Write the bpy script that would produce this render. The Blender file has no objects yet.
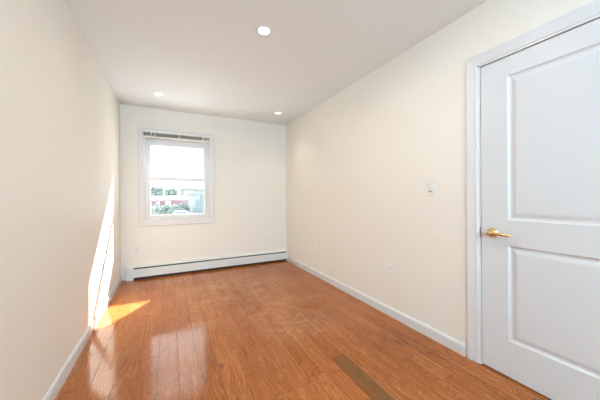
import bpy, bmesh, math, random
from mathutils import Vector, Matrix

S = bpy.context.scene
C = S.collection
random.seed(7)
R = math.radians

# ------------------------------------------------------------------ camera
CAM_H = 1.161
cam = bpy.data.objects.new('camera', bpy.data.cameras.new('camera'))
C.objects.link(cam)
cam.data.sensor_width = 36.0
cam.data.lens = 258.16 / 600 * 36
cam.data.shift_y = -3.35 / 600
cam.data.clip_start = 0.02
cam.data.clip_end = 500
cam.matrix_world = (Matrix.Translation((0, 0, CAM_H)) @ Matrix.Rotation(-0.4682, 4, 'Z')
                    @ Matrix.Rotation(R(90), 4, 'X') @ Matrix.Rotation(-0.0058, 4, 'Z'))
S.camera = cam

# ------------------------------------------------------------------ world, sun, added front fill, exposure
SKY = 4.8
SUN = 29.0
FRONT_FILL = 168.0
LAMP = 1.1
w = bpy.data.worlds.new('sky'); S.world = w
w.use_nodes = True
wn = w.node_tree.nodes; wl = w.node_tree.links
bg = wn['Background']
tc = wn.new('ShaderNodeTexCoord'); sx = wn.new('ShaderNodeSeparateXYZ')
cr = wn.new('ShaderNodeValToRGB')
# hazy pale horizon, brighter blue-white sky higher up
cr.color_ramp.elements[0].position = 0.16; cr.color_ramp.elements[0].color = (0.25, 0.255, 0.26, 1)
cr.color_ramp.elements[1].position = 0.36; cr.color_ramp.elements[1].color = (0.86, 0.95, 1.0, 1)
wl.new(tc.outputs['Generated'], sx.inputs[0]); wl.new(sx.outputs['Z'], cr.inputs[0])
wl.new(cr.outputs[0], bg.inputs['Color'])
bg.inputs['Strength'].default_value = SKY

sd = bpy.data.lights.new('sun', 'SUN'); sd.energy = SUN; sd.angle = R(0.6); sd.color = (1.0, 0.975, 0.95)
sun = bpy.data.objects.new('sun', sd); C.objects.link(sun)
sun.rotation_euler = Vector((-1.0, -1.52, -1.36)).to_track_quat('-Z', 'Y').to_euler()
sun.location = (6, 9, 9)

ad = bpy.data.lights.new('added_front_fill', 'AREA'); ad.shape = 'RECTANGLE'  # unseen area lamp added behind the camera as cool fill
ad.size = 2.1; ad.size_y = 0.50; ad.energy = FRONT_FILL; ad.color = (0.55, 0.79, 1.0)
al = bpy.data.objects.new('added_front_fill', ad); C.objects.link(al)
al.location = (0.35, -2.85, 2.10); al.rotation_euler = (R(124), 0, R(-16))   # -Z turned to +Y

vs = S.view_settings
S.display_settings.display_device = 'sRGB'
vs.view_transform = 'Standard'; vs.look = 'None'; vs.gamma = 1.0; vs.use_curve_mapping = False
vs.exposure = 0.0

# ------------------------------------------------------------------ helpers
def new_mat(name, color, rough=0.5, metal=0.0, spec=0.5):
    m = bpy.data.materials.new(name); m.use_nodes = True
    b = m.node_tree.nodes['Principled BSDF']
    b.inputs['Base Color'].default_value = (*color, 1)
    b.inputs['Roughness'].default_value = rough
    b.inputs['Metallic'].default_value = metal
    b.inputs['Specular IOR Level'].default_value = spec
    return m

def noisy(name, c1, c2, scale=6.0, rough=0.6, bump=0.0, bscale=180.0, detail=4, metal=0.0, spec=0.5, stretch=(1, 1, 1)):
    m = new_mat(name, c1, rough, metal, spec)
    nt = m.node_tree; N = nt.nodes; L = nt.links; b = N['Principled BSDF']
    t = N.new('ShaderNodeTexCoord'); mp = N.new('ShaderNodeMapping'); mp.inputs['Scale'].default_value = stretch
    L.new(t.outputs['Object'], mp.inputs[0])
    n = N.new('ShaderNodeTexNoise'); n.inputs['Scale'].default_value = scale; n.inputs['Detail'].default_value = detail
    L.new(mp.outputs[0], n.inputs['Vector'])
    mx = N.new('ShaderNodeMix'); mx.data_type = 'RGBA'
    mx.inputs['A'].default_value = (*c1, 1); mx.inputs['B'].default_value = (*c2, 1)
    L.new(n.outputs['Fac'], mx.inputs['Factor']); L.new(mx.outputs['Result'], b.inputs['Base Color'])
    if bump:
        n2 = N.new('ShaderNodeTexNoise'); n2.inputs['Scale'].default_value = bscale; n2.inputs['Detail'].default_value = 2
        L.new(mp.outputs[0], n2.inputs['Vector'])
        bp = N.new('ShaderNodeBump'); bp.inputs['Strength'].default_value = bump; bp.inputs['Distance'].default_value = 0.002
        L.new(n2.outputs['Fac'], bp.inputs['Height']); L.new(bp.outputs[0], b.inputs['Normal'])
    return m

def glass_mat(name):
    m = bpy.data.materials.new(name); m.use_nodes = True
    nt = m.node_tree; N = nt.nodes; L = nt.links
    for n in list(N):
        if n.type == 'BSDF_PRINCIPLED': N.remove(n)
    out = [n for n in N if n.type == 'OUTPUT_MATERIAL'][0]
    tr = N.new('ShaderNodeBsdfTransparent'); tr.inputs[0].default_value = (0.97, 0.985, 0.98, 1)
    gl = N.new('ShaderNodeBsdfGlossy'); gl.inputs['Roughness'].default_value = 0.01
    fr = N.new('ShaderNodeFresnel')
    ge = N.new('ShaderNodeNewGeometry'); ir = N.new('ShaderNodeMapRange')
    ir.inputs[3].default_value = 1.45; ir.inputs[4].default_value = 1/1.45
    L.new(ge.outputs['Backfacing'], ir.inputs[0]); L.new(ir.outputs[0], fr.inputs['IOR'])
    mx = N.new('ShaderNodeMixShader')
    L.new(fr.outputs[0], mx.inputs[0]); L.new(tr.outputs[0], mx.inputs[1]); L.new(gl.outputs[0], mx.inputs[2])
    L.new(mx.outputs[0], out.inputs['Surface'])
    return m

def emit_mat(name, color, strength):
    m = new_mat(name, color, 0.5)
    b = m.node_tree.nodes['Principled BSDF']
    b.inputs['Emission Color'].default_value = (*color, 1)
    b.inputs['Emission Strength'].default_value = strength
    return m

class MB:
    """collects shapes for ONE mesh object"""
    def __init__(s): s.bm = bmesh.new()
    def _merge(s, b, mat=None):
        if mat is not None: bmesh.ops.transform(b, matrix=mat, verts=b.verts)
        me = bpy.data.meshes.new('t'); b.to_mesh(me); b.free(); s.bm.from_mesh(me); bpy.data.meshes.remove(me)
    def box(s, x0, x1, y0, y1, z0, z1, bev=0.0, seg=2):
        b = bmesh.new()
        bmesh.ops.create_cube(b, size=1)
        bmesh.ops.scale(b, vec=(abs(x1-x0), abs(y1-y0), abs(z1-z0)), verts=b.verts)
        bmesh.ops.translate(b, vec=((x0+x1)/2, (y0+y1)/2, (z0+z1)/2), verts=b.verts)
        if bev: bmesh.ops.bevel(b, geom=b.edges[:], offset=bev, segments=seg, profile=0.5, affect='EDGES')
        s._merge(b); return s
    def prism(s, prof, axis, a0, a1):
        """closed profile (list of 2D points) swept straight along an axis"""
        b = bmesh.new()
        def P(p, a):
            if axis == 'x': return (a, p[0], p[1])
            if axis == 'y': return (p[0], a, p[1])
            return (p[0], p[1], a)
        v0 = [b.verts.new(P(p, a0)) for p in prof]; v1 = [b.verts.new(P(p, a1)) for p in prof]
        n = len(prof)
        for i in range(n): b.faces.new((v0[i], v0[(i+1) % n], v1[(i+1) % n], v1[i]))
        b.faces.new(v0[::-1]); b.faces.new(v1)
        bmesh.ops.recalc_face_normals(b, faces=b.faces)
        s._merge(b); return s
    def lathe(s, prof, mat, seg=40):
        """profile of (radius, height) turned about local Z then placed by mat"""
        b = bmesh.new(); rings = []
        for r, h in prof:
            if r < 1e-6: rings.append([b.verts.new((0, 0, h))])
            else: rings.append([b.verts.new((r*math.cos(2*math.pi*k/seg), r*math.sin(2*math.pi*k/seg), h)) for k in range(seg)])
        for a, c in zip(rings, rings[1:]):
            for k in range(seg):
                k2 = (k+1) % seg
                if len(a) == 1 and len(c) == 1: continue
                if len(a) == 1: b.faces.new((a[0], c[k], c[k2]))
                elif len(c) == 1: b.faces.new((a[k], a[k2], c[0]))
                else: b.faces.new((a[k], a[k2], c[k2], c[k]))
        bmesh.ops.recalc_face_normals(b, faces=b.faces)
        for f in b.faces: f.smooth = True
        s._merge(b, mat); return s
    def tube(s, pts, radii, seg=12):
        b = bmesh.new(); rings = []
        pts = [Vector(p) for p in pts]
        if not hasattr(radii, '__len__'): radii = [radii]*len(pts)
        up = Vector((0.13, 0.21, 0.97))
        for i, p in enumerate(pts):
            d = (pts[min(i+1, len(pts)-1)] - pts[max(i-1, 0)]).normalized()
            u = d.cross(up)
            if u.length < 1e-3: u = d.cross(Vector((1, 0, 0)))
            u.normalize(); v = d.cross(u)
            rings.append([b.verts.new(p + (u*math.cos(2*math.pi*k/seg) + v*math.sin(2*math.pi*k/seg))*radii[i]) for k in range(seg)])
        for a, c in zip(rings, rings[1:]):
            for k in range(seg): b.faces.new((a[k], a[(k+1) % seg], c[(k+1) % seg], c[k]))
        b.faces.new(rings[0][::-1]); b.faces.new(rings[-1])
        bmesh.ops.recalc_face_normals(b, faces=b.faces)
        for f in b.faces: f.smooth = len(f.verts) == 4
        s._merge(b); return s
    def blob(s, c, r, jitter=0.25, sub=2, sc=(1, 1, 1)):
        b = bmesh.new(); bmesh.ops.create_icosphere(b, subdivisions=sub, radius=r)
        for v in b.verts:
            v.co *= 1 + random.uniform(-jitter, jitter)
            v.co = Vector((v.co.x*sc[0], v.co.y*sc[1], v.co.z*sc[2]))
        bmesh.ops.translate(b, vec=c, verts=b.verts); s._merge(b); return s
    def build(s, name, mat, parent=None, origin=None, structure=False):
        me = bpy.data.meshes.new(name); s.bm.to_mesh(me); s.bm.free()
        o = bpy.data.objects.new(name, me); C.objects.link(o)
        me.materials.append(mat)
        if parent is not None:
            off = world_loc(parent)
            me.transform(Matrix.Translation(-off)); o.parent = parent
        elif origin is not None:
            me.transform(Matrix.Translation(-Vector(origin))); o.location = origin
        if structure: o['kind'] = 'structure'
        return o

def world_loc(o):
    v = Vector(o.location)
    while o.parent: o = o.parent; v += Vector(o.location)
    return v

def tag(o, label, cat, group=None):
    o['label'] = label; o['category'] = cat
    if group: o['group'] = group
    return o
def thing(name, loc, label=None, cat=None, group=None, structure=False):
    o = bpy.data.objects.new(name, None); C.objects.link(o); o.location = loc; o.empty_display_size = 0.1
    if label: tag(o, label, cat, group)
    if structure: o['kind'] = 'structure'
    return o
def copy_thing(o, loc, label, parent=None):
    c = o.copy(); C.objects.link(c)
    if parent is None: c.location = loc; c['label'] = label
    else: c.parent = parent
    for ch in list(o.children): copy_thing(ch, None, None, c)
    return c

# ------------------------------------------------------------------ materials
CREAM = noisy('cream_wall_paint', (0.875, 0.822, 0.738), (0.885, 0.832, 0.748), 1.5, 0.55, 0.05, 220, spec=0.3)
CEIL = noisy('ceiling_paint', (0.89, 0.925, 0.935), (0.90, 0.935, 0.945), 1.5, 0.8, 0.05, 200, spec=0.2)
TRIM = noisy('white_semi_gloss_trim', (0.73, 0.728, 0.72), (0.75, 0.748, 0.74), 3, 0.32, spec=0.45)
DOORW = noisy('white_door_paint', (0.70, 0.705, 0.71), (0.72, 0.725, 0.73), 2, 0.38, 0.03, 90, spec=0.45)
VINYL = noisy('white_vinyl', (0.755, 0.735, 0.71), (0.785, 0.765, 0.74), 4, 0.35)
PLATE = noisy('almond_plastic', (0.86, 0.83, 0.78), (0.87, 0.84, 0.80), 8, 0.35)
PLATEW = noisy('white_plastic', (0.82, 0.80, 0.76), (0.83, 0.81, 0.77), 8, 0.3)
SLOTM = new_mat('dark_slot', (0.16, 0.14, 0.12), 0.6)
HEATW = noisy('heater_enamel', (0.76, 0.77, 0.75), (0.79, 0.80, 0.78), 3, 0.35)
DARK = new_mat('painted_shade_black', (0.03, 0.03, 0.03), 0.6)
FIN = new_mat('aluminium_fins', (0.10, 0.10, 0.10), 0.5, 0.6)
BRASS = noisy('polished_brass', (0.86, 0.62, 0.27), (0.92, 0.69, 0.34), 12, 0.16, metal=1.0)
STEEL = new_mat('strike_steel', (0.28, 0.27, 0.26), 0.35, 1.0)
SLAT = noisy('blind_slat', (0.82, 0.77, 0.68), (0.86, 0.81, 0.72), 30, 0.5)
RAILW = noisy('blind_rail', (0.83, 0.80, 0.75), (0.85, 0.82, 0.77), 10, 0.4)
WTRIM = noisy('warm_white_window_trim', (0.77, 0.735, 0.70), (0.79, 0.755, 0.72), 3, 0.35)
GLASS = glass_mat('window_glass')
LENS = emit_mat('lamp_lens', (1.0, 0.97, 0.90), 3.0)

# wood floor: one colour per plank from its own seed, stretched grain, wear
def wood_floor():
    m = new_mat('hardwood_floor', (0.5, 0.2, 0.08), 0.25)
    nt = m.node_tree; N = nt.nodes; L = nt.links; b = N['Principled BSDF']
    at = N.new('ShaderNodeAttribute'); at.attribute_name = 'plank'
    sep = N.new('ShaderNodeSeparateColor'); L.new(at.outputs['Color'], sep.inputs[0])
    tco = N.new('ShaderNodeTexCoord')
    off = N.new('ShaderNodeVectorMath'); off.operation = 'MULTIPLY_ADD'
    off.inputs[1].default_value = (37, 53, 71); L.new(at.outputs['Color'], off.inputs[0]); L.new(tco.outputs['Object'], off.inputs[2])
    def mapping(scale):
        mp = N.new('ShaderNodeMapping'); mp.inputs['Scale'].default_value = scale; L.new(off.outputs[0], mp.inputs[0]); return mp
    def noise(mp, sc, det, dist=0.0, rough=0.6):
        n = N.new('ShaderNodeTexNoise'); n.inputs['Scale'].default_value = sc; n.inputs['Detail'].default_value = det
        n.inputs['Roughness'].default_value = rough; n.inputs['Distortion'].default_value = dist
        L.new(mp, n.inputs['Vector']); return n
    def mix(a, bcol, fac, typ='MIX'):
        x = N.new('ShaderNodeMix'); x.data_type = 'RGBA'; x.blend_type = typ
        for key, v in (('A', a), ('B', bcol)):
            if isinstance(v, tuple): x.inputs[key].default_value = (*v, 1)
            else: L.new(v, x.inputs[key])
        if isinstance(fac, float): x.inputs['Factor'].default_value = fac
        else: L.new(fac, x.inputs['Factor'])
        return x.outputs['Result']
    def ramp(v, p0, p1, c0=0.0, c1=1.0):
        mr = N.new('ShaderNodeMapRange'); mr.inputs[1].default_value = p0; mr.inputs[2].default_value = p1
        mr.inputs[3].default_value = c0; mr.inputs[4].default_value = c1; L.new(v, mr.inputs[0]); return mr.outputs[0]
    base = mix((0.36, 0.097, 0.019), (0.475, 0.150, 0.035), sep.outputs['Red'])
    # wandering grain: the lookup is pushed sideways by a slow noise so the lines swirl
    slow = noise(mapping((5, 1.6, 1)).outputs[0], 1.0, 3, 0.6)
    def swirl(scale, amt):
        v = N.new('ShaderNodeVectorMath'); v.operation = 'MULTIPLY_ADD'; v.inputs[1].default_value = (amt, amt, 0)
        L.new(slow.outputs['Color'], v.inputs[0]); L.new(mapping(scale).outputs[0], v.inputs[2]); return v.outputs[0]
    grain = noise(swirl((40, 3.2, 1), 3.2), 1.0, 7, 0.8, 0.68)
    base = mix(base, (0.235, 0.060, 0.014), ramp(grain.outputs['Fac'], 0.48, 0.70, 0.0, 0.80))
    base = mix(base, (0.62, 0.25, 0.085), ramp(grain.outputs['Fac'], 0.48, 0.28, 0.0, 0.60))
    wv = N.new('ShaderNodeTexWave'); wv.wave_type = 'BANDS'; wv.bands_direction = 'X'; wv.inputs['Scale'].default_value = 1.0
    wv.inputs['Distortion'].default_value = 6.0; wv.inputs['Detail'].default_value = 3.0; wv.inputs['Detail Scale'].default_value = 0.9
    L.new(swirl((17, 1.7, 1), 5.0), wv.inputs['Vector'])
    base = mix(base, (0.23, 0.058, 0.014), ramp(wv.outputs['Fac'], 0.62, 1.0, 0.0, 0.45))
    base = mix(base, (0.58, 0.22, 0.07), ramp(wv.outputs['Fac'], 0.25, 0.0, 0.0, 0.35))
    # small dark knots and dings
    kn = N.new('ShaderNodeTexVoronoi'); kn.inputs['Scale'].default_value = 1.0; kn.inputs['Randomness'].default_value = 1.0
    L.new(mapping((5.0, 2.6, 1)).outputs[0], kn.inputs['Vector'])
    base = mix(base, (0.10, 0.030, 0.012), ramp(kn.outputs['Distance'], 0.10, 0.03, 0.0, 0.75))
    # fine pores
    pore = noise(mapping((160, 9, 1)).outputs[0], 1.0, 3)
    base = mix(base, (0.25, 0.08, 0.025), ramp(pore.outputs['Fac'], 0.55, 0.70, 0.0, 0.5))
    # traffic wear across planks (world position, not per plank)
    wear = noise(tco.outputs['Object'], 2.3, 6, 0.6, 0.65)
    wear2 = noise(tco.outputs['Object'], 9.0, 5, 0.5, 0.7)
    wz = N.new('ShaderNodeVectorMath'); wz.operation = 'DISTANCE'; wz.inputs[1].default_value = (0.75, 2.9, 0)
    L.new(tco.outputs['Object'], wz.inputs[0])
    zone = ramp(wz.outputs['Value'], 1.9, 0.3)
    mul = N.new('ShaderNodeMath'); mul.operation = 'MULTIPLY'
    L.new(ramp(wear.outputs['Fac'], 0.38, 0.66), mul.inputs[0]); L.new(zone, mul.inputs[1])
    base = mix(base, (0.52, 0.23, 0.095), ramp(mul.outputs[0], 0, 1, 0, 0.45))
    mul2 = N.new('ShaderNodeMath'); mul2.operation = 'MULTIPLY'
    L.new(ramp(wear2.outputs['Fac'], 0.62, 0.82), mul2.inputs[0]); L.new(zone, mul2.inputs[1])
    base = mix(base, (0.68, 0.42, 0.26), ramp(mul2.outputs[0], 0, 1, 0, 0.45))
    stain = noise(tco.outputs['Object'], 4.5, 5, 1.0, 0.65)
    base = mix(base, (0.17, 0.05, 0.018), ramp(stain.outputs['Fac'], 0.60, 0.74, 0.0, 0.6))
    def spot(base, c, rad, col, amt, sc):
        dv = N.new('ShaderNodeVectorMath'); dv.operation = 'DISTANCE'; dv.inputs[1].default_value = (c[0], c[1], 0)
        L.new(tco.outputs['Object'], dv.inputs[0])
        nz = noise(tco.outputs['Object'], sc, 5, 0.8, 0.7)
        mm = N.new('ShaderNodeMath'); mm.operation = 'MULTIPLY'
        L.new(ramp(dv.outputs['Value'], rad, rad*0.2), mm.inputs[0]); L.new(ramp(nz.outputs['Fac'], 0.42, 0.68), mm.inputs[1])
        return mix(base, col, ramp(mm.outputs[0], 0, 1, 0, amt))
    base = spot(base, (1.00, 2.10), 0.34, (0.62, 0.36, 0.20), 0.5, 15)
    base = spot(base, (0.95, 2.55), 0.40, (0.60, 0.33, 0.17), 0.4, 12)
    base = spot(base, (0.70, 3.35), 0.75, (0.56, 0.30, 0.14), 0.6, 6)
    base = spot(base, (1.25, 2.25), 0.40, (0.14, 0.045, 0.022), 0.7, 8)
    base = spot(base, (0.80, 2.95), 0.45, (0.17, 0.055, 0.022), 0.55, 10)
    base = spot(base, (1.55, 1.45), 0.50, (0.15, 0.050, 0.022), 0.6, 7)
    # odd replaced plank: olive brown
    base = mix(base, mix((0.165, 0.072, 0.022), (0.28, 0.096, 0.027), ramp(grain.outputs['Fac'], 0.35, 0.65)), sep.outputs['Blue'])
    # seams (alpha of the attribute: 0 top, .5 dark gap, 1 rubbed pale edge)
    base = mix(base, (0.20, 0.07, 0.022), ramp(at.outputs['Alpha'], 0.0, 0.5))
    base = mix(base, (0.60, 0.30, 0.13), ramp(at.outputs['Alpha'], 0.5, 1.0))
    L.new(base, b.inputs['Base Color'])
    L.new(ramp(wear.outputs['Fac'], 0.3, 0.75, 0.09, 0.20), b.inputs['Roughness'])
    bp = N.new('ShaderNodeBump'); bp.inputs['Strength'].default_value = 0.05; bp.inputs['Distance'].default_value = 0.001
    L.new(grain.outputs['Fac'], bp.inputs['Height']); L.new(bp.outputs[0], b.inputs['Normal'])
    b.inputs['Specular IOR Level'].default_value = 0.24
    return m
WOOD = wood_floor()

# ------------------------------------------------------------------ room shell
XL, XR, YB, YF, H = -0.611, 1.909, 4.341, -2.92, 2.469
T = 0.15
WX0, WX1, WZ0, WZ1 = -0.330, 0.578, 0.818, 2.105        # window opening
DY0, DY1, DZ = 0.262, 1.022, 2.040                      # door slab
JY0, JY1, JZ = DY0-0.022, DY1+0.022, DZ+0.022           # rough opening

def floor_planks():
    bm = bmesh.new()
    lay = bm.loops.layers.float_color.new('plank')
    W = 0.1225; g = 0.0016; d = 0.0016
    k0 = math.floor((XL - 0.048)/W) - 1; k1 = math.ceil((XR + 0.12 - 0.048)/W)
    rnd = random.Random(11)
    def quad(vs, col):
        f = bm.faces.new([bm.verts.new(v) for v in vs])
        for l in f.loops: l[lay] = col
    for k in range(k0, k1):
        x0 = 0.048 + k*W; x1 = x0 + W
        if k == 8: cuts = [YF - 0.1, -0.6, 0.12, 0.86, 1.555, 2.1, 2.75, 3.2, 3.9, YB + 0.05]
        else:
            cuts = [YF - 0.1]; y = YF - rnd.uniform(0, 0.6)
            while y < YB:
                y += rnd.choice((0.55, 0.8, 1.1, 1.4, 1.7)) + rnd.uniform(-0.1, 0.1)
                if y > cuts[0] + 0.15 and y < YB - 0.1: cuts.append(y)
            cuts.append(YB + 0.05)
        for y0, y1 in zip(cuts, cuts[1:]):
            tone = min(1, max(0, rnd.gauss(0.5, 0.30))); seed = rnd.random()
            dark = 1.0 if (k == 8 and abs(y1 - 1.555) < 0.01) else 0.0
            c = (tone, seed, dark, 0.0)
            X0, X1, Y0, Y1 = x0 + g, x1 - g, y0 + g, y1 - g
            quad([(X0, Y0, 0), (X1, Y0, 0), (X1, Y1, 0), (X0, Y1, 0)], c)
            pale = rnd.random() < 0.42
            for q, p in (([(x0, y0, -d), (X0, Y0, 0), (X0, Y1, 0), (x0, y1, -d)], pale),
                         ([(X1, Y0, 0), (x1, y0, -d), (x1, y1, -d), (X1, Y1, 0)], False),
                         ([(x0, y0, -d), (x1, y0, -d), (X1, Y0, 0), (X0, Y0, 0)], False),
                         ([(X0, Y1, 0), (X1, Y1, 0), (x1, y1, -d), (x0, y1, -d)], False)):
                quad(q, (tone, seed, dark, 1.0 if p else 0.5))
    # slab below
    for q in ([(XL-.3, YF-.2, -.1), (XL-.3, YB+.2, -.1), (XR+.3, YB+.2, -.1), (XR+.3, YF-.2, -.1)],):
        quad(q, (0.5, 0.5, 0, 0))
    bmesh.ops.recalc_face_normals(bm, faces=bm.faces)
    for f in bm.faces:
        if f.normal.z < 0 and f.calc_center_median().z > -0.05: f.normal_flip()
    me = bpy.data.meshes.new('floor'); bm.to_mesh(me); bm.free(); me.materials.append(WOOD)
    o = bpy.data.objects.new('floor', me); C.objects.link(o); o['kind'] = 'structure'
floor_planks()

m = MB(); m.box(XL-T, XR+T, YF-T, YB+T, H, H+0.12); m.build('ceiling', CEIL, structure=True)
m = MB(); m.box(XL-T, XL, YF-T, YB+T, -0.1, H); m.build('wall_left', CREAM, structure=True)
m = MB()
m.box(XL, WX0, YB, YB+T, -0.1, H); m.box(WX1, XR, YB, YB+T, -0.1, H)
m.box(WX0, WX1, YB, YB+T, -0.1, WZ0); m.box(WX0, WX1, YB, YB+T, WZ1, H)
m.build('wall_back', CREAM, structure=True)
m = MB()
m.box(XR, XR+T, JY1, YB+T, -0.1, H); m.box(XR, XR+T, YF-T, JY0, -0.1, H); m.box(XR, XR+T, JY0, JY1, JZ, H)
m.build('wall_right', CREAM, structure=True)
FX0, FX1, FZ0, FZ1 = -0.57, 1.55, 1.80, 2.42
m = MB()
m.box(XL, FX0, YF-T, YF, -0.1, H); m.box(FX1, XR, YF-T, YF, -0.1, H)
m.box(FX0, FX1, YF-T, YF, -0.1, FZ0); m.box(FX0, FX1, YF-T, YF, FZ1, H)
m.build('wall_front', CREAM, structure=True)
m = MB(); m.box(XR+T+0.02, XR+T+0.06, JY0-0.2, JY1+0.2, -0.1, 2.3); m.build('added_leak_panel', CREAM, structure=True)  # unseen panel added behind the door to stop sky light leaking in

# unseen window added behind the camera to carry the front fill
added_win = thing('added_window', (0.49, YF, FZ0), structure=True)
m = MB()
m.box(FX0, FX0+.06, YF-.1, YF-.03, FZ0, FZ1); m.box(FX1-.06, FX1, YF-.1, YF-.03, FZ0, FZ1)
m.box(FX0, FX1, YF-.1, YF-.03, FZ0, FZ0+.06); m.box(FX0, FX1, YF-.1, YF-.03, FZ1-.06, FZ1)
m.box(0.46, 0.52, YF-.1, YF-.03, FZ0, FZ1)
m.build('window_frame', VINYL, added_win)
m = MB(); m.box(FX0+.05, FX1-.05, YF-.07, YF-.066, FZ0+.05, FZ1-.05); m.build('pane', GLASS, added_win)

# baseboards
bp_ = [(0, 0), (0.014, 0), (0.014, 0.066), (0.010, 0.080), (0.004, 0.088), (0, 0.088)]
def base_left():
    m = MB(); m.prism([(XL + p[0], p[1]) for p in bp_], 'y', YF, YB); return m
base_left().build('baseboard_left', TRIM, structure=True)
m = MB(); m.prism([(XR - p[0], p[1]) for p in bp_], 'y', JY1+0.083, YB)
m.prism([(XR - p[0], p[1]) for p in bp_], 'y', YF, JY0-0.083)
m.build('baseboard_right', TRIM, structure=True)
m = MB(); m.box(XL+.014, -0.537, YB-.016, YB, 0, 0.045, 0.003); m.build('baseboard_back', TRIM, structure=True)

# ------------------------------------------------------------------ window
def frame_strip(m, x0, x1, z0, z1, wdt, y0, y1, bev=0.004):
    m.box(x0, x0+wdt, y0, y1, z0, z1, bev); m.box(x1-wdt, x1, y0, y1, z0, z1, bev)
    m.box(x0+wdt-.002, x1-wdt+.002, y0+.0005, y1, z0, z0+wdt, bev); m.box(x0+wdt-.002, x1-wdt+.002, y0+.0005, y1, z1-wdt, z1, bev)

win = thing('window_1', (0.124, YB, WZ0), structure=True)
m = MB()
cw = 0.066
# flat casing with a raised outer band and an eased inner edge
frame_strip(m, WX0-cw, WX1+cw, WZ0-cw-.006, WZ1+cw, cw+.004, YB-.014, YB+.002, 0.003)
frame_strip(m, WX0-cw, WX1+cw, WZ0-cw-.006, WZ1+cw, 0.020, YB-.0165, YB+.002, 0.004)
m.build('casing', WTRIM, win)
m = MB()   # reveal + vinyl main frame
frame_strip(m, WX0-.002, WX1+.002, WZ0-.002, WZ1+.002, 0.012, YB-.010, YB+.03, 0.001)
frame_strip(m, WX0, WX1, WZ0, WZ1, 0.034, YB+.022, YB+.125, 0.003)
m.build('window_frame', VINYL, win)
def sash(x0, x1, z0, z1, st, rb, rt, y0, y1):
    m = MB()
    m.box(x0, x0+st, y0, y1, z0, z1, .004); m.box(x1-st, x1, y0, y1, z0, z1, .004)
    m.box(x0+st-.003, x1-st+.003, y0+.001, y1-.001, z0, z0+rb, .004); m.box(x0+st-.003, x1-st+.003, y0+.001, y1-.001, z1-rt, z1, .004)
    return m
sx0, sx1 = WX0+.032, WX1-.032
ls = sash(sx0, sx1, 0.850, 1.462, 0.050, 0.052, 0.052, YB+.030, YB+.062).build('lower_sash', VINYL, win)
us = sash(sx0, sx1, 1.412, 2.072, 0.052, 0.048, 0.135, YB+.066, YB+.098).build('upper_sash', VINYL, win)
m = MB(); m.box(sx0+.045, sx1-.045, YB+.044, YB+.048, 0.895, 1.418); m.build('pane', GLASS, ls)
m = MB(); m.box(sx0+.047, sx1-.047, YB+.080, YB+.084, 1.450, 1.942); m.build('pane', GLASS, us)
m = MB(); m.box(0.095, 0.155, YB+.034, YB+.060, 1.462, 1.473, .002); m.tube([(0.125, YB+.046, 1.473), (0.125, YB+.040, 1.483), (0.150, YB+.032, 1.485)], [.008, .006, .004])
m.build('sash_lock', VINYL, ls)
m = MB()
for xx in (0.0, 0.24): m.box(xx, xx+.05, YB+.020, YB+.032, 0.868, 0.880, .002)
m.build('finger_lift', VINYL, ls)

# raised mini blind
bl = thing('window_blind', (0.124, YB-.004, 2.055),
           'fully raised mini blind with stacked beige slats at the window head', 'blind')
bx0, bx1 = WX0-.003, WX1+.003
m = MB(); m.box(bx0, bx1, YB-.034, YB+.006, 2.104, 2.128, .003); m.build('headrail', RAILW, bl)
m = MB()
for i in range(11):
    z = 2.054 + i*0.0046
    n = 6
    prof = [(YB-.031 + .030*t/n, z + .0022*math.sin(math.pi*t/n)) for t in range(n+1)]
    prof += [(p[0], p[1]+.0011) for p in prof[::-1]]
    m.prism(prof, 'x', bx0+.004+random.uniform(-.002, .002), bx1-.004+random.uniform(-.002, .002))
m.build('slat_stack', SLAT, bl)
m = MB(); m.box(bx0+.002, bx1-.002, YB-.033, YB+.002, 2.030, 2.052, .004); m.build('bottom_rail', RAILW, bl)
for xx in (-0.240, -0.195, 0.128, 0.470):
    m = MB(); m.box(xx, xx+.014, YB-.0365, YB-.031, 2.046, 2.106, .0015); m.build('ladder_clip', RAILW, bl)
m = MB()
m.tube([(-0.297, YB-.030, 2.106), (-0.296, YB-.036, 2.04), (-0.291, YB-.034, 1.5), (-0.289, YB-.030, 0.93)], .0035, 8)
wd = m.build('tilt_wand', PLATEW, bl)
m = MB(); m.tube([(-0.289, YB-.030, 0.935), (-0.289, YB-.030, 0.915), (-0.289, YB-.030, 0.85), (-0.289, YB-.030, 0.845)], [.004, .007, .008, .005], 10)
m.build('wand_grip', PLATEW, wd)

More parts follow.
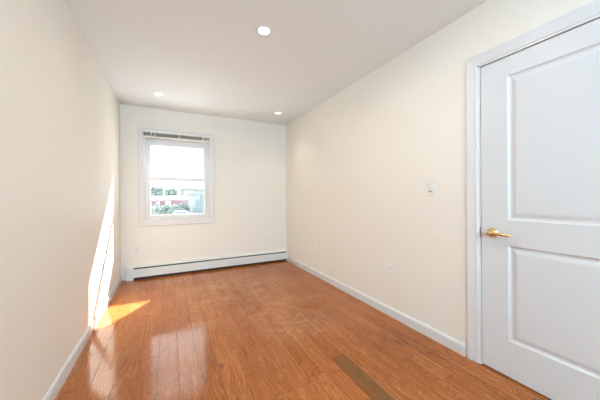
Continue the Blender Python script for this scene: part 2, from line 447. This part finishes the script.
# ------------------------------------------------------------------ door
door = thing('door_1', (XR, (DY0+DY1)/2, 0), structure=True)
def door_slab():
    m = MB(); bm = m.bm
    xf = XR + 0.006; xb = xf + 0.036
    Z0, Z1 = 0.010, DZ
    py0, py1 = DY0+.155, DY1-.155
    panels = [(0.238, 0.842), (1.003, 1.922)]
    # profile from the frame plane inwards: (inset, depth from face)
    prof = [(0.0, 0.0), (0.004, 0.003), (0.010, 0.0080), (0.018, 0.0095), (0.026, 0.0085), (0.036, 0.0048), (0.044, 0.0030), (0.050, 0.0025)]
    ys = [DY0, py0, py1, DY1]; zs = [Z0, panels[0][0], panels[0][1], panels[1][0], panels[1][1], Z1]
    V = {}
    for i, y in enumerate(ys):
        for j, z in enumerate(zs): V[i, j] = bm.verts.new((xf, y, z))
    for i in range(3):
        for j in range(5):
            if i == 1 and j in (1, 3): continue
            bm.faces.new((V[i, j], V[i, j+1], V[i+1, j+1], V[i+1, j]))
    for j in (1, 3):
        prev = [V[1, j], V[1, j+1], V[2, j+1], V[2, j]]
        a, c = zs[j], zs[j+1]
        for ins, dep in prof[1:]:
            cur = [bm.verts.new((xf+dep, yy, zz)) for yy, zz in ((py0+ins, a+ins), (py0+ins, c-ins), (py1-ins, c-ins), (py1-ins, a+ins))]
            for q in range(4): bm.faces.new((prev[q], prev[(q+1) % 4], cur[(q+1) % 4], cur[q]))
            prev = cur
        bm.faces.new(prev)
    # edges and back
    cs = [(DY0, Z0), (DY0, Z1), (DY1, Z1), (DY1, Z0)]
    fr = [bm.verts.new((xf, *c)) for c in cs]; bk = [bm.verts.new((xb, *c)) for c in cs]
    for q in range(4): bm.faces.new((fr[q], fr[(q+1) % 4], bk[(q+1) % 4], bk[q]))
    bm.faces.new(bk)
    bmesh.ops.remove_doubles(bm, verts=bm.verts, dist=1e-5)
    bmesh.ops.recalc_face_normals(bm, faces=bm.faces)
    return m
slab = door_slab().build('door_panel', DOORW, door)
m = MB()   # jambs and stops
gp = 0.004
m.box(XR-.001, XR+T, JY0-.001, DY0-gp, 0, JZ, .001); m.box(XR-.001, XR+T, DY1+gp, JY1+.001, 0, JZ, .001); m.box(XR-.001, XR+T, JY0, JY1, DZ+gp+.002, JZ+.001, .001)
m.box(XR+.046, XR+.085, DY0-gp-.001, DY0+.014, 0, DZ+gp); m.box(XR+.046, XR+.085, DY1-.014, DY1+gp+.001, 0, DZ+gp); m.box(XR+.046, XR+.085, DY0, DY1, DZ-.012, DZ+gp+.003)
m.build('door_jamb', TRIM, door)
def casing_prof(side):   # (offset from opening edge, thickness)
    return [(0.008, 0.0), (0.009, 0.004), (0.014, 0.007), (0.022, 0.0078), (0.028, 0.0068), (0.060, 0.0105), (0.074, 0.0125), (0.080, 0.012), (0.084, 0.008), (0.084, 0.0)]
m = MB()
bm = m.bm
prev = None
rows = []
for o_, t_ in casing_prof(0):
    a = o_ - 0.014
    rows.append([bm.verts.new((XR - t_, JY1 + a, 0)), bm.verts.new((XR - t_, JY1 + a, JZ + a)), bm.verts.new((XR - t_, JY0 - a, JZ + a)), bm.verts.new((XR - t_, JY0 - a, 0))])
for a, b in zip(rows, rows[1:]):
    for q in range(3): bm.faces.new((a[q], a[q+1], b[q+1], b[q]))
bm.faces.new([r[0] for r in rows]); bm.faces.new([r[3] for r in rows])
for q in range(3): bm.faces.new((rows[0][q], rows[0][q+1], rows[-1][q+1], rows[-1][q]))
bmesh.ops.recalc_face_normals(bm, faces=bm.faces)
m.build('door_casing', TRIM, door)
m = MB(); m.box(XR-.0025, XR+.004, DY1+.0035, DY1+.0075, 0.888, 0.945, .0008); m.build('strike_plate', STEEL, door)

hy, hz = 0.956, 0.914; xf = XR + 0.006
h = bpy.data.objects.new('door_handle', None); C.objects.link(h); h.parent = slab; h.location = Vector((xf, hy, hz)) - world_loc(slab); h.empty_display_size = .05
# rose, neck and lever; turned axis points into the room (-X)
TOX = Matrix.Translation((xf, hy, hz)) @ Matrix.Rotation(R(-90), 4, 'Y')
m = MB()
m.lathe([(0, -.001), (.033, -.001), (.033, .003), (.0315, .006), (.0285, .0085), (.027, .011), (.022, .016), (.0175, .019), (0, .020)], TOX)
m.build('rose', BRASS, h)
m = MB()
m.lathe([(0, .016), (.0135, .016), (.0125, .026), (.0120, .040), (.0128, .050), (.0105, .055), (0, .056)], TOX)
m.tube([(xf-.046, hy+.004, hz), (xf-.047, hy-.018, hz+.001), (xf-.046, hy-.045, hz+.001), (xf-.045, hy-.080, hz-.001), (xf-.043, hy-.112, hz-.004), (xf-.041, hy-.122, hz-.005)],
       [.0115, .0125, .0115, .0105, .0098, .005], 14)
m.build('lever', BRASS, h)
for o in (c for c in bpy.data.objects if c.name.startswith('lever') or c.name.startswith('rose')): pass

# ------------------------------------------------------------------ baseboard heater
ht = thing('baseboard_heater', (0.72, YB-.03, 0),
           'long pale grey baseboard heater under the window along the end wall', 'heater')
hx0, hx1 = -0.462, 1.893
hd = 0.062                                   # depth
yb, yf = YB-.002, YB-hd
m = MB(); m.box(hx0, hx1, yb-.004, yb, 0.012, 0.186, .001)
m.prism([(yb, .1895), (yb, .186), (yf+.010, .1835), (yf+.001, .176), (yf-.001, .1725), (yf-.0025, .1735), (yf-.001, .1785), (yf+.009, .187)], 'x', hx0, hx1)
m.build('back_panel', HEATW, ht)
m = MB()   # front cover: rolled lip at the top, gap above and below
m.prism([(yf, .036), (yf-.002, .040), (yf-.002, .146), (yf+.002, .1515), (yf+.012, .153), (yf+.012, .150), (yf+.004, .1485), (yf+.001, .144), (yf+.001, .042), (yf+.010, .037), (yf+.010, .034)], 'x', hx0, hx1)
m.build('front_cover', HEATW, ht)
m = MB(); m.tube([(hx0+.01, YB-.032, .085), (hx1-.01, YB-.032, .085)], .013, 10)
for i in range(150):
    x = hx0 + .03 + i*(hx1-hx0-.06)/149
    m.box(x, x+.0012, YB-.054, YB-.010, .045, .125)
m.build('fin_element', FIN, ht)
m = MB(); m.box(hx0, hx1, yf+.013, yb-.004, 0.010, 0.016); m.box(hx0+.002, hx1-.002, yf+.014, yf+.016, 0.016, .150); m.box(hx0+.002, hx1-.002, yf+.015, yb-.005, .150, .156); m.box(hx0+.002, hx1-.002, yb-.010, yb-.005, .156, .1835); m.box(hx0+.002, hx1-.002, yf+.013, yb-.005, .1815, .1832); m.build('painted_shade_sheets', DARK, ht)  # black sheets stand in for the shade inside the slot and bottom gap
def cap(x0, x1, name):
    m = MB()
    m.prism([(yb, 0), (yf-.004, 0), (yf-.006, .004), (yf-.006, .174), (yf-.002, .183), (yf+.010, .190), (yb, .193)], 'x', x0, x1)
    m.box(x0+.003, x1-.003, yf-.0072, yf-.004, .155, .166, .0006)
    return m.build(name, HEATW, ht)
cap(-0.537, hx0+.006, 'end_cap'); cap(hx1-.004, XR-.003, 'end_cap')

# ------------------------------------------------------------------ wall plates
def outlet(name, loc, label, plate_mat):
    """built facing -Y at the origin, placed later by rotation"""
    o = thing(name, loc, label, 'outlet', 'wall outlets')
    m = MB(); m.box(-.0352, .0352, -.0055, 0, -.0575, .0575, .0026); 
    p = m.build('cover_plate', plate_mat); p.parent = o
    for s in (-1, 1):
        m = MB()
        b = [( .0165*math.cos(a), s*.0195 + .0145*math.sin(a)) for a in [2*math.pi*k/24 for k in range(24)]]
        b = [(max(-.0165, min(.0165, x*1.15)), z) for x, z in b]
        bm = m.bm
        v0 = [bm.verts.new((x, -.0075, z)) for x, z in b]; v1 = [bm.verts.new((x, -.004, z)) for x, z in b]
        bm.faces.new(v0)
        for i in range(24): bm.faces.new((v0[i], v0[(i+1) % 24], v1[(i+1) % 24], v1[i]))
        bmesh.ops.recalc_face_normals(bm, faces=bm.faces)
        r = m.build('receptacle', plate_mat); r.parent = o
        m = MB()
        m.box(-.0075, -.0055, -.0080, -.0072, s*.0195-.001, s*.0195+.008); m.box(.0055, .0075, -.0080, -.0072, s*.0195-.001, s*.0195+.008)
        m.box(-.0022, .0022, -.0080, -.0072, s*.0195-.0085, s*.0195-.0045)
        q = m.build('slots', SLOTM); q.parent = r
    m = MB(); m.lathe([(0, .0012), (.003, .0008), (.0032, 0)], Matrix.Translation((0, -.0055, 0)) @ Matrix.Rotation(R(90), 4, 'X'), 14)
    q = m.build('screw', PLATEW); q.parent = o
    return o
o1 = outlet('wall_outlet', (-0.411, YB, 0.425), 'white wall outlet on the end wall just above the heater near the left corner', PLATEW)
o2 = copy_thing(o1, (1.509, YB, 0.444), 'wall outlet on the end wall above the heater near the far right corner')
o3 = copy_thing(o1, (XR, 3.31, 0.446), 'wall outlet low on the right wall, the one near the far corner')
o4 = copy_thing(o1, (XR, 1.838, 0.440), 'wall outlet low on the right wall, the one nearer the light switch')
o3.rotation_euler = (0, 0, R(-90)); o4.rotation_euler = (0, 0, R(-90))
for o in (o2, o3, o4):                       # painted almond ones
    for ch in o.children:
        if ch.name.startswith(('cover_plate', 'receptacle')):
            ch.data = ch.data.copy(); ch.data.materials[0] = PLATE

sw = thing('light_switch', (XR, 1.400, 1.225), 'white dimmer light switch on the right wall next to the door', 'switch')
m = MB(); m.box(XR-.006, XR, 1.400-.038, 1.400+.038, 1.225-.0605, 1.225+.0605, .0028); m.build('cover_plate', PLATEW, sw)
m = MB(); m.box(XR-.0085, XR-.005, 1.400-.0165, 1.400+.0165, 1.225-.033, 1.225+.033, .0015); m.build('rocker_frame', PLATEW, sw)
m = MB(); m.prism([(XR-.008, 1.225-.018), (XR-.0125, 1.225-.016), (XR-.0095, 1.225+.028), (XR-.008, 1.225+.029)], 'y', 1.400-.013, 1.400+.013); m.build('rocker', PLATEW, sw)
m = MB(); m.box(XR-.0130, XR-.008, 1.400-.011, 1.400+.011, 1.225-.0295, 1.225-.0235, .001); m.build('slider', SLOTM, sw)

cp = thing('cable_plate', (0.765, YB, 0.868), 'tiny white cable plate on the end wall beside the window', 'wall plate')
m = MB(); m.box(.765-.020, .765+.020, YB-.006, YB, .868-.030, .868+.030, .0025); m.build('cover_plate', PLATE, cp)
m = MB(); m.lathe([(0, .004), (.004, .004), (.0045, 0)], Matrix.Translation((.760, YB-.006, .880)) @ Matrix.Rotation(R(90), 4, 'X'), 14); m.build('jack', SLOTM, cp)

# ------------------------------------------------------------------ recessed lights
def lamp(loc, label):
    o = thing('recessed_light', loc, label, 'ceiling light', 'recessed ceiling lights')
    FL = Matrix.Translation(loc) @ Matrix.Rotation(math.pi, 4, 'X')
    m = MB(); m.lathe([(.0450, -.004), (.0455, .0002), (.0500, .0032), (.0540, .0050), (.0575, .0058), (.0615, .0042), (.0635, 0.0005), (.0635, -.002), (.0450, -.004)], FL, 48)
    m.build('trim_ring', TRIM, o)
    m = MB(); m.lathe([(0, .0010), (.0445, .0010), (.0452, -.002), (0, -.003)], FL, 48); m.build('lens', LENS, o)
    return o
def lamp_light(loc, power=LAMP, spread=100, col=(1.0, 0.82, 0.60)):
    d = bpy.data.lights.new('downlight', 'AREA'); d.shape = 'DISK'; d.size = 0.10; d.energy = power; d.color = col; d.spread = R(spread)
    q = bpy.data.objects.new('downlight', d); C.objects.link(q); q.location = (loc[0], loc[1], loc[2]-.012)
lamps = [((0.672, 1.942, H), 'round recessed ceiling light nearest the camera, the largest one lit'),
         ((-0.116, 3.709, H), 'round recessed ceiling light above the window near the left wall'),
         ((1.519, 3.748, H), 'round recessed ceiling light in the far right ceiling corner')]
lamps += [((0.95, 1.05, H), 'unseen recessed ceiling light added overhead by the white door for fill'),  # two more fixtures out of frame, added for overhead fill light
          ((0.95, -1.20, H), 'unseen recessed ceiling light added behind the viewer for fill')]
l0 = lamp(*lamps[0])
for p, lab in lamps[1:]: copy_thing(l0, p, lab)
lamp_light(lamps[0][0], 7.0, 165, (1.0, 0.86, 0.68))
for p, lab in lamps[1:3]: lamp_light(p)
lamp_light(lamps[3][0], 5.0, 174, (0.95, 0.96, 0.96))
lamp_light(lamps[4][0], 5.0, 174, (0.92, 0.95, 1.0))

# ------------------------------------------------------------------ outside, seen through the window
GZ = -2.4
SNOW = noisy('pale_ground', (0.72, 0.72, 0.72), (0.58, 0.58, 0.58), 0.3, 0.9)
PINK = noisy('pink_brick', (0.27, 0.175, 0.19), (0.30, 0.20, 0.215), 3, 0.9)
WHITEP = noisy('white_stucco', (0.85, 0.85, 0.85), (0.80, 0.80, 0.80), 1, 0.8)
BLUEG = noisy('blue_grey_siding', (0.16, 0.20, 0.22), (0.18, 0.22, 0.24), 1, 0.8)
GREY = noisy('grey_stucco', (0.22, 0.24, 0.245), (0.19, 0.21, 0.22), 0.6, 0.85)
PALEB = noisy('pale_blue_siding', (0.25, 0.29, 0.30), (0.28, 0.32, 0.33), 1, 0.8)
ROOFD = noisy('dark_roofing', (0.13, 0.145, 0.155), (0.16, 0.175, 0.185), 2, 0.9)
WIN = new_mat('far_window_glass', (0.12, 0.15, 0.18), 0.1)
BARK = noisy('grey_bark', (0.09, 0.085, 0.08), (0.12, 0.11, 0.10), 6, 0.9)
LEAF = noisy('grey_green_leaf', (0.15, 0.19, 0.175), (0.22, 0.26, 0.245), 2, 0.9)
HEDGE = noisy('pale_hedge_leaf', (0.22, 0.26, 0.255), (0.29, 0.33, 0.32), 2, 0.9)
CARB = noisy('blue_grey_car_paint', (0.25, 0.32, 0.36), (0.27, 0.34, 0.38), 2, 0.3)
TYRE = new_mat('tyre_rubber', (0.03, 0.03, 0.03), 0.8)

def ground_sheet():
    m = MB(); m.box(-60, 70, YB+1.5, 150, GZ-.3, GZ); return m
g = ground_sheet().build('ground', SNOW, structure=True)

b = thing('brick_building', (0.2, 63, GZ), 'low pink brick building with a white fascia outside the window', 'building')
m = MB(); m.box(-3.3, 3.75, 60, 66, GZ, 0.60); m.build('wall', PINK, b)
m = MB(); m.box(-3.45, 3.9, 59.85, 66.1, 0.60, 1.45, .03); m.build('fascia', WHITEP, b)
for x0, x1 in ((-2.3, -1.85), (-0.75, -0.35), (-0.15, 0.25)):
    m = MB(); m.box(x0, x1, 59.92, 60.05, -0.35, 0.42, .02); m.build('window', WHITEP, b)
for x in (-2.1, -1.6, -1.0, .9, 2.1, 2.9):
    m = MB(); m.box(x, x+.45, 60.3, 60.9, 1.45, 1.45+random.uniform(.18, .4)); m.build('roof_vent', ROOFD, b)

b = thing('grey_block', (6, 88, GZ), 'flat roofed grey block behind the low pink brick building', 'building')
m = MB(); m.box(3.2, 12, 85, 92, GZ, 3.35); m.build('wall', GREY, b)
m = MB(); m.box(3.1, 12.1, 84.8, 92.1, 3.35, 3.65); m.build('roof', ROOFD, b)
m = MB(); m.box(4.0, 6.4, 84.7, 84.98, 1.9, 3.05, .02); m.build('sign_board', WHITEP, b)
for x in (6.8, 8.4, 10.0):
    m = MB(); m.box(x, x+.9, 84.9, 85.02, 0.6, 2.2); m.build('window', WIN, b)

b = thing('siding_house', (4.6, 53, GZ), 'pale blue grey house at the right edge of the window view', 'house')
m = MB(); m.box(3.3, 8.5, 50, 56, GZ, 1.75); m.build('wall', PALEB, b)
m = MB(); m.box(5.05, 5.5, 49.8, 50.0, GZ, 1.85); m.build('corner_pier', BLUEG, b)
m = MB(); m.prism([(3.1, 1.7), (8.8, 1.7), (8.8, 1.85), (6.2, 2.2), (3.1, 1.85)], 'y', 49.6, 56.2); m.build('roof', GREY, b)
for x in (4.15, ):
    m = MB(); m.box(x, x+.6, 49.9, 50.02, -0.6, 0.7); m.build('window', BLUEG, b)
m = MB(); m.box(3.7, 4.95, 49.88, 50.0, -1.5, -0.75); m.build('garage_door', BLUEG, b)

def tree(name, x, y, h, spread, n, label, seed):
    rnd = random.Random(seed)
    t = thing(name, (x, y, GZ), label, 'tree', 'bare trees')
    m = MB()
    m.tube([(x, y, GZ), (x+.1, y, GZ+h*.25), (x, y, GZ+h*.5), (x+.15, y, GZ+h*.85)], [.22, .17, .12, .04], 8)
    m.build('trunk', BARK, t)
    m = MB()
    for i in range(n):
        a = rnd.uniform(0, 6.28); z = GZ+h*rnd.uniform(.35, .8); ln = spread*rnd.uniform(.5, 1)
        p = Vector((x, y, z)); d = Vector((math.cos(a), math.sin(a), rnd.uniform(.3, 1.0))).normalized()
        q = p + d*ln*.5 + Vector((0, 0, .1)); e = p + d*ln + Vector((0, 0, .3))
        m.tube([p, q, e], [.07, .045, .015], 5)
        for k in range(3):
            s_ = p + (e-p)*rnd.uniform(.4, .9); dd = (d + Vector((rnd.uniform(-.8, .8), rnd.uniform(-.8, .8), rnd.uniform(-.2, .8)))).normalized()
            m.tube([s_, s_ + dd*ln*.4], [.03, .01], 4)
    m.build('branches', BARK, t)
    m = MB()
    for i in range(n*5):
        a = rnd.uniform(0, 6.28); rr = spread*rnd.uniform(.2, .95)
        m.blob((x+rr*math.cos(a), y+rr*math.sin(a), GZ+h*rnd.uniform(.42, .95)), rnd.uniform(.22, .5), .35, 2, (1, 1, .8))
    m.build('foliage', LEAF, t)
    return t
tree('street_tree', -3.0, 78, 6.6, 1.7, 26, 'leafy grey green tree at the left edge of the window view', 1)
tree('street_tree', 0.2, 88, 6.3, 1.9, 28, 'wider grey green tree behind the fascia of the brick building', 2)
tree('street_tree', 4.9, 72, 4.9, 1.2, 20, 'small tree in front of the flat roofed grey block', 3)

hg = thing('hedge', (0.5, 58, GZ), 'long low grey green hedge along the foot of the brick building', 'hedge')
m = MB(); random.seed(9)
for k in range(150):
    m.blob((random.uniform(-2.9, 3.0), random.uniform(57.6, 58.4), GZ + random.uniform(.25, 1.75)), random.uniform(.22, .36), .3, 2)
m.build('foliage', HEDGE, hg)

random.seed(5)
sh = [(-2.1, 50.4, .85, 'round grey green shrub below the pole at the left of the brick wall'), (-0.55, 52.4, 1.0, 'tall shrub below the left windows of the brick building'),
      (0.95, 50.2, 1.0, 'bushy shrub below the bare middle of the brick wall'), (2.5, 52.4, .95, 'grey green shrub next to the pale blue grey house')]
for x, y, r, lab in sh:
    t = thing('shrub', (x, y, GZ), lab, 'shrub', 'shrubs before the brick building')
    m = MB()
    for k in range(14):
        a = random.uniform(0, 6.28); rr = r*random.uniform(0, .7)
        m.blob((x+rr*math.cos(a), y+rr*math.sin(a), GZ+.15+r*random.uniform(.4, 2.0)), r*random.uniform(.28, .42), .3, 2)
    m.build('foliage', LEAF, t)
    m = MB(); m.tube([(x, y, GZ), (x, y, GZ+r*1.2)], [.09, .05], 6); m.build('stem', BARK, t)

c0 = (1.6, 45, GZ)
car = thing('parked_car', c0, 'dark blue grey car parked in front of the shrubs outside', 'car')
m = MB(); pr = [(-2.1, .35), (-2.15, .75), (-1.3, .95), (-.7, 1.42), (.7, 1.45), (1.4, .98), (2.0, .85), (2.1, .4)]
m.prism([(c0[0]+p[0], GZ+p[1]) for p in pr], 'y', 44.2, 45.8); m.build('body', CARB, car)
m = MB(); m.prism([(c0[0]-1.05, GZ+.98), (c0[0]-.62, GZ+1.34), (c0[0]+.62, GZ+1.36), (c0[0]+1.15, GZ+.98)], 'y', 44.18, 45.82); m.build('windows', WIN, car)
for xx in (-1.3, 1.3):
    for yy in (44.25, 45.75):
        m = MB(); m.lathe([(0, -.1), (.3, -.1), (.33, -.06), (.33, .06), (.3, .1), (0, .1)], Matrix.Translation((c0[0]+xx, yy, GZ+.33)) @ Matrix.Rotation(R(90), 4, 'X'), 18); m.build('wheel', TYRE, car)

t = thing('utility_pole', (-1.95, 55, GZ), 'thin utility pole at the left before the brick building', 'pole')
m = MB(); m.tube([(-1.95, 55, GZ), (-1.95, 55, 1.9)], [.09, .07], 8); m.build('pole', BARK, t)
m = MB(); m.box(-2.25, -1.65, 54.95, 55.05, 1.6, 1.68); m.build('crossarm', BARK, t)
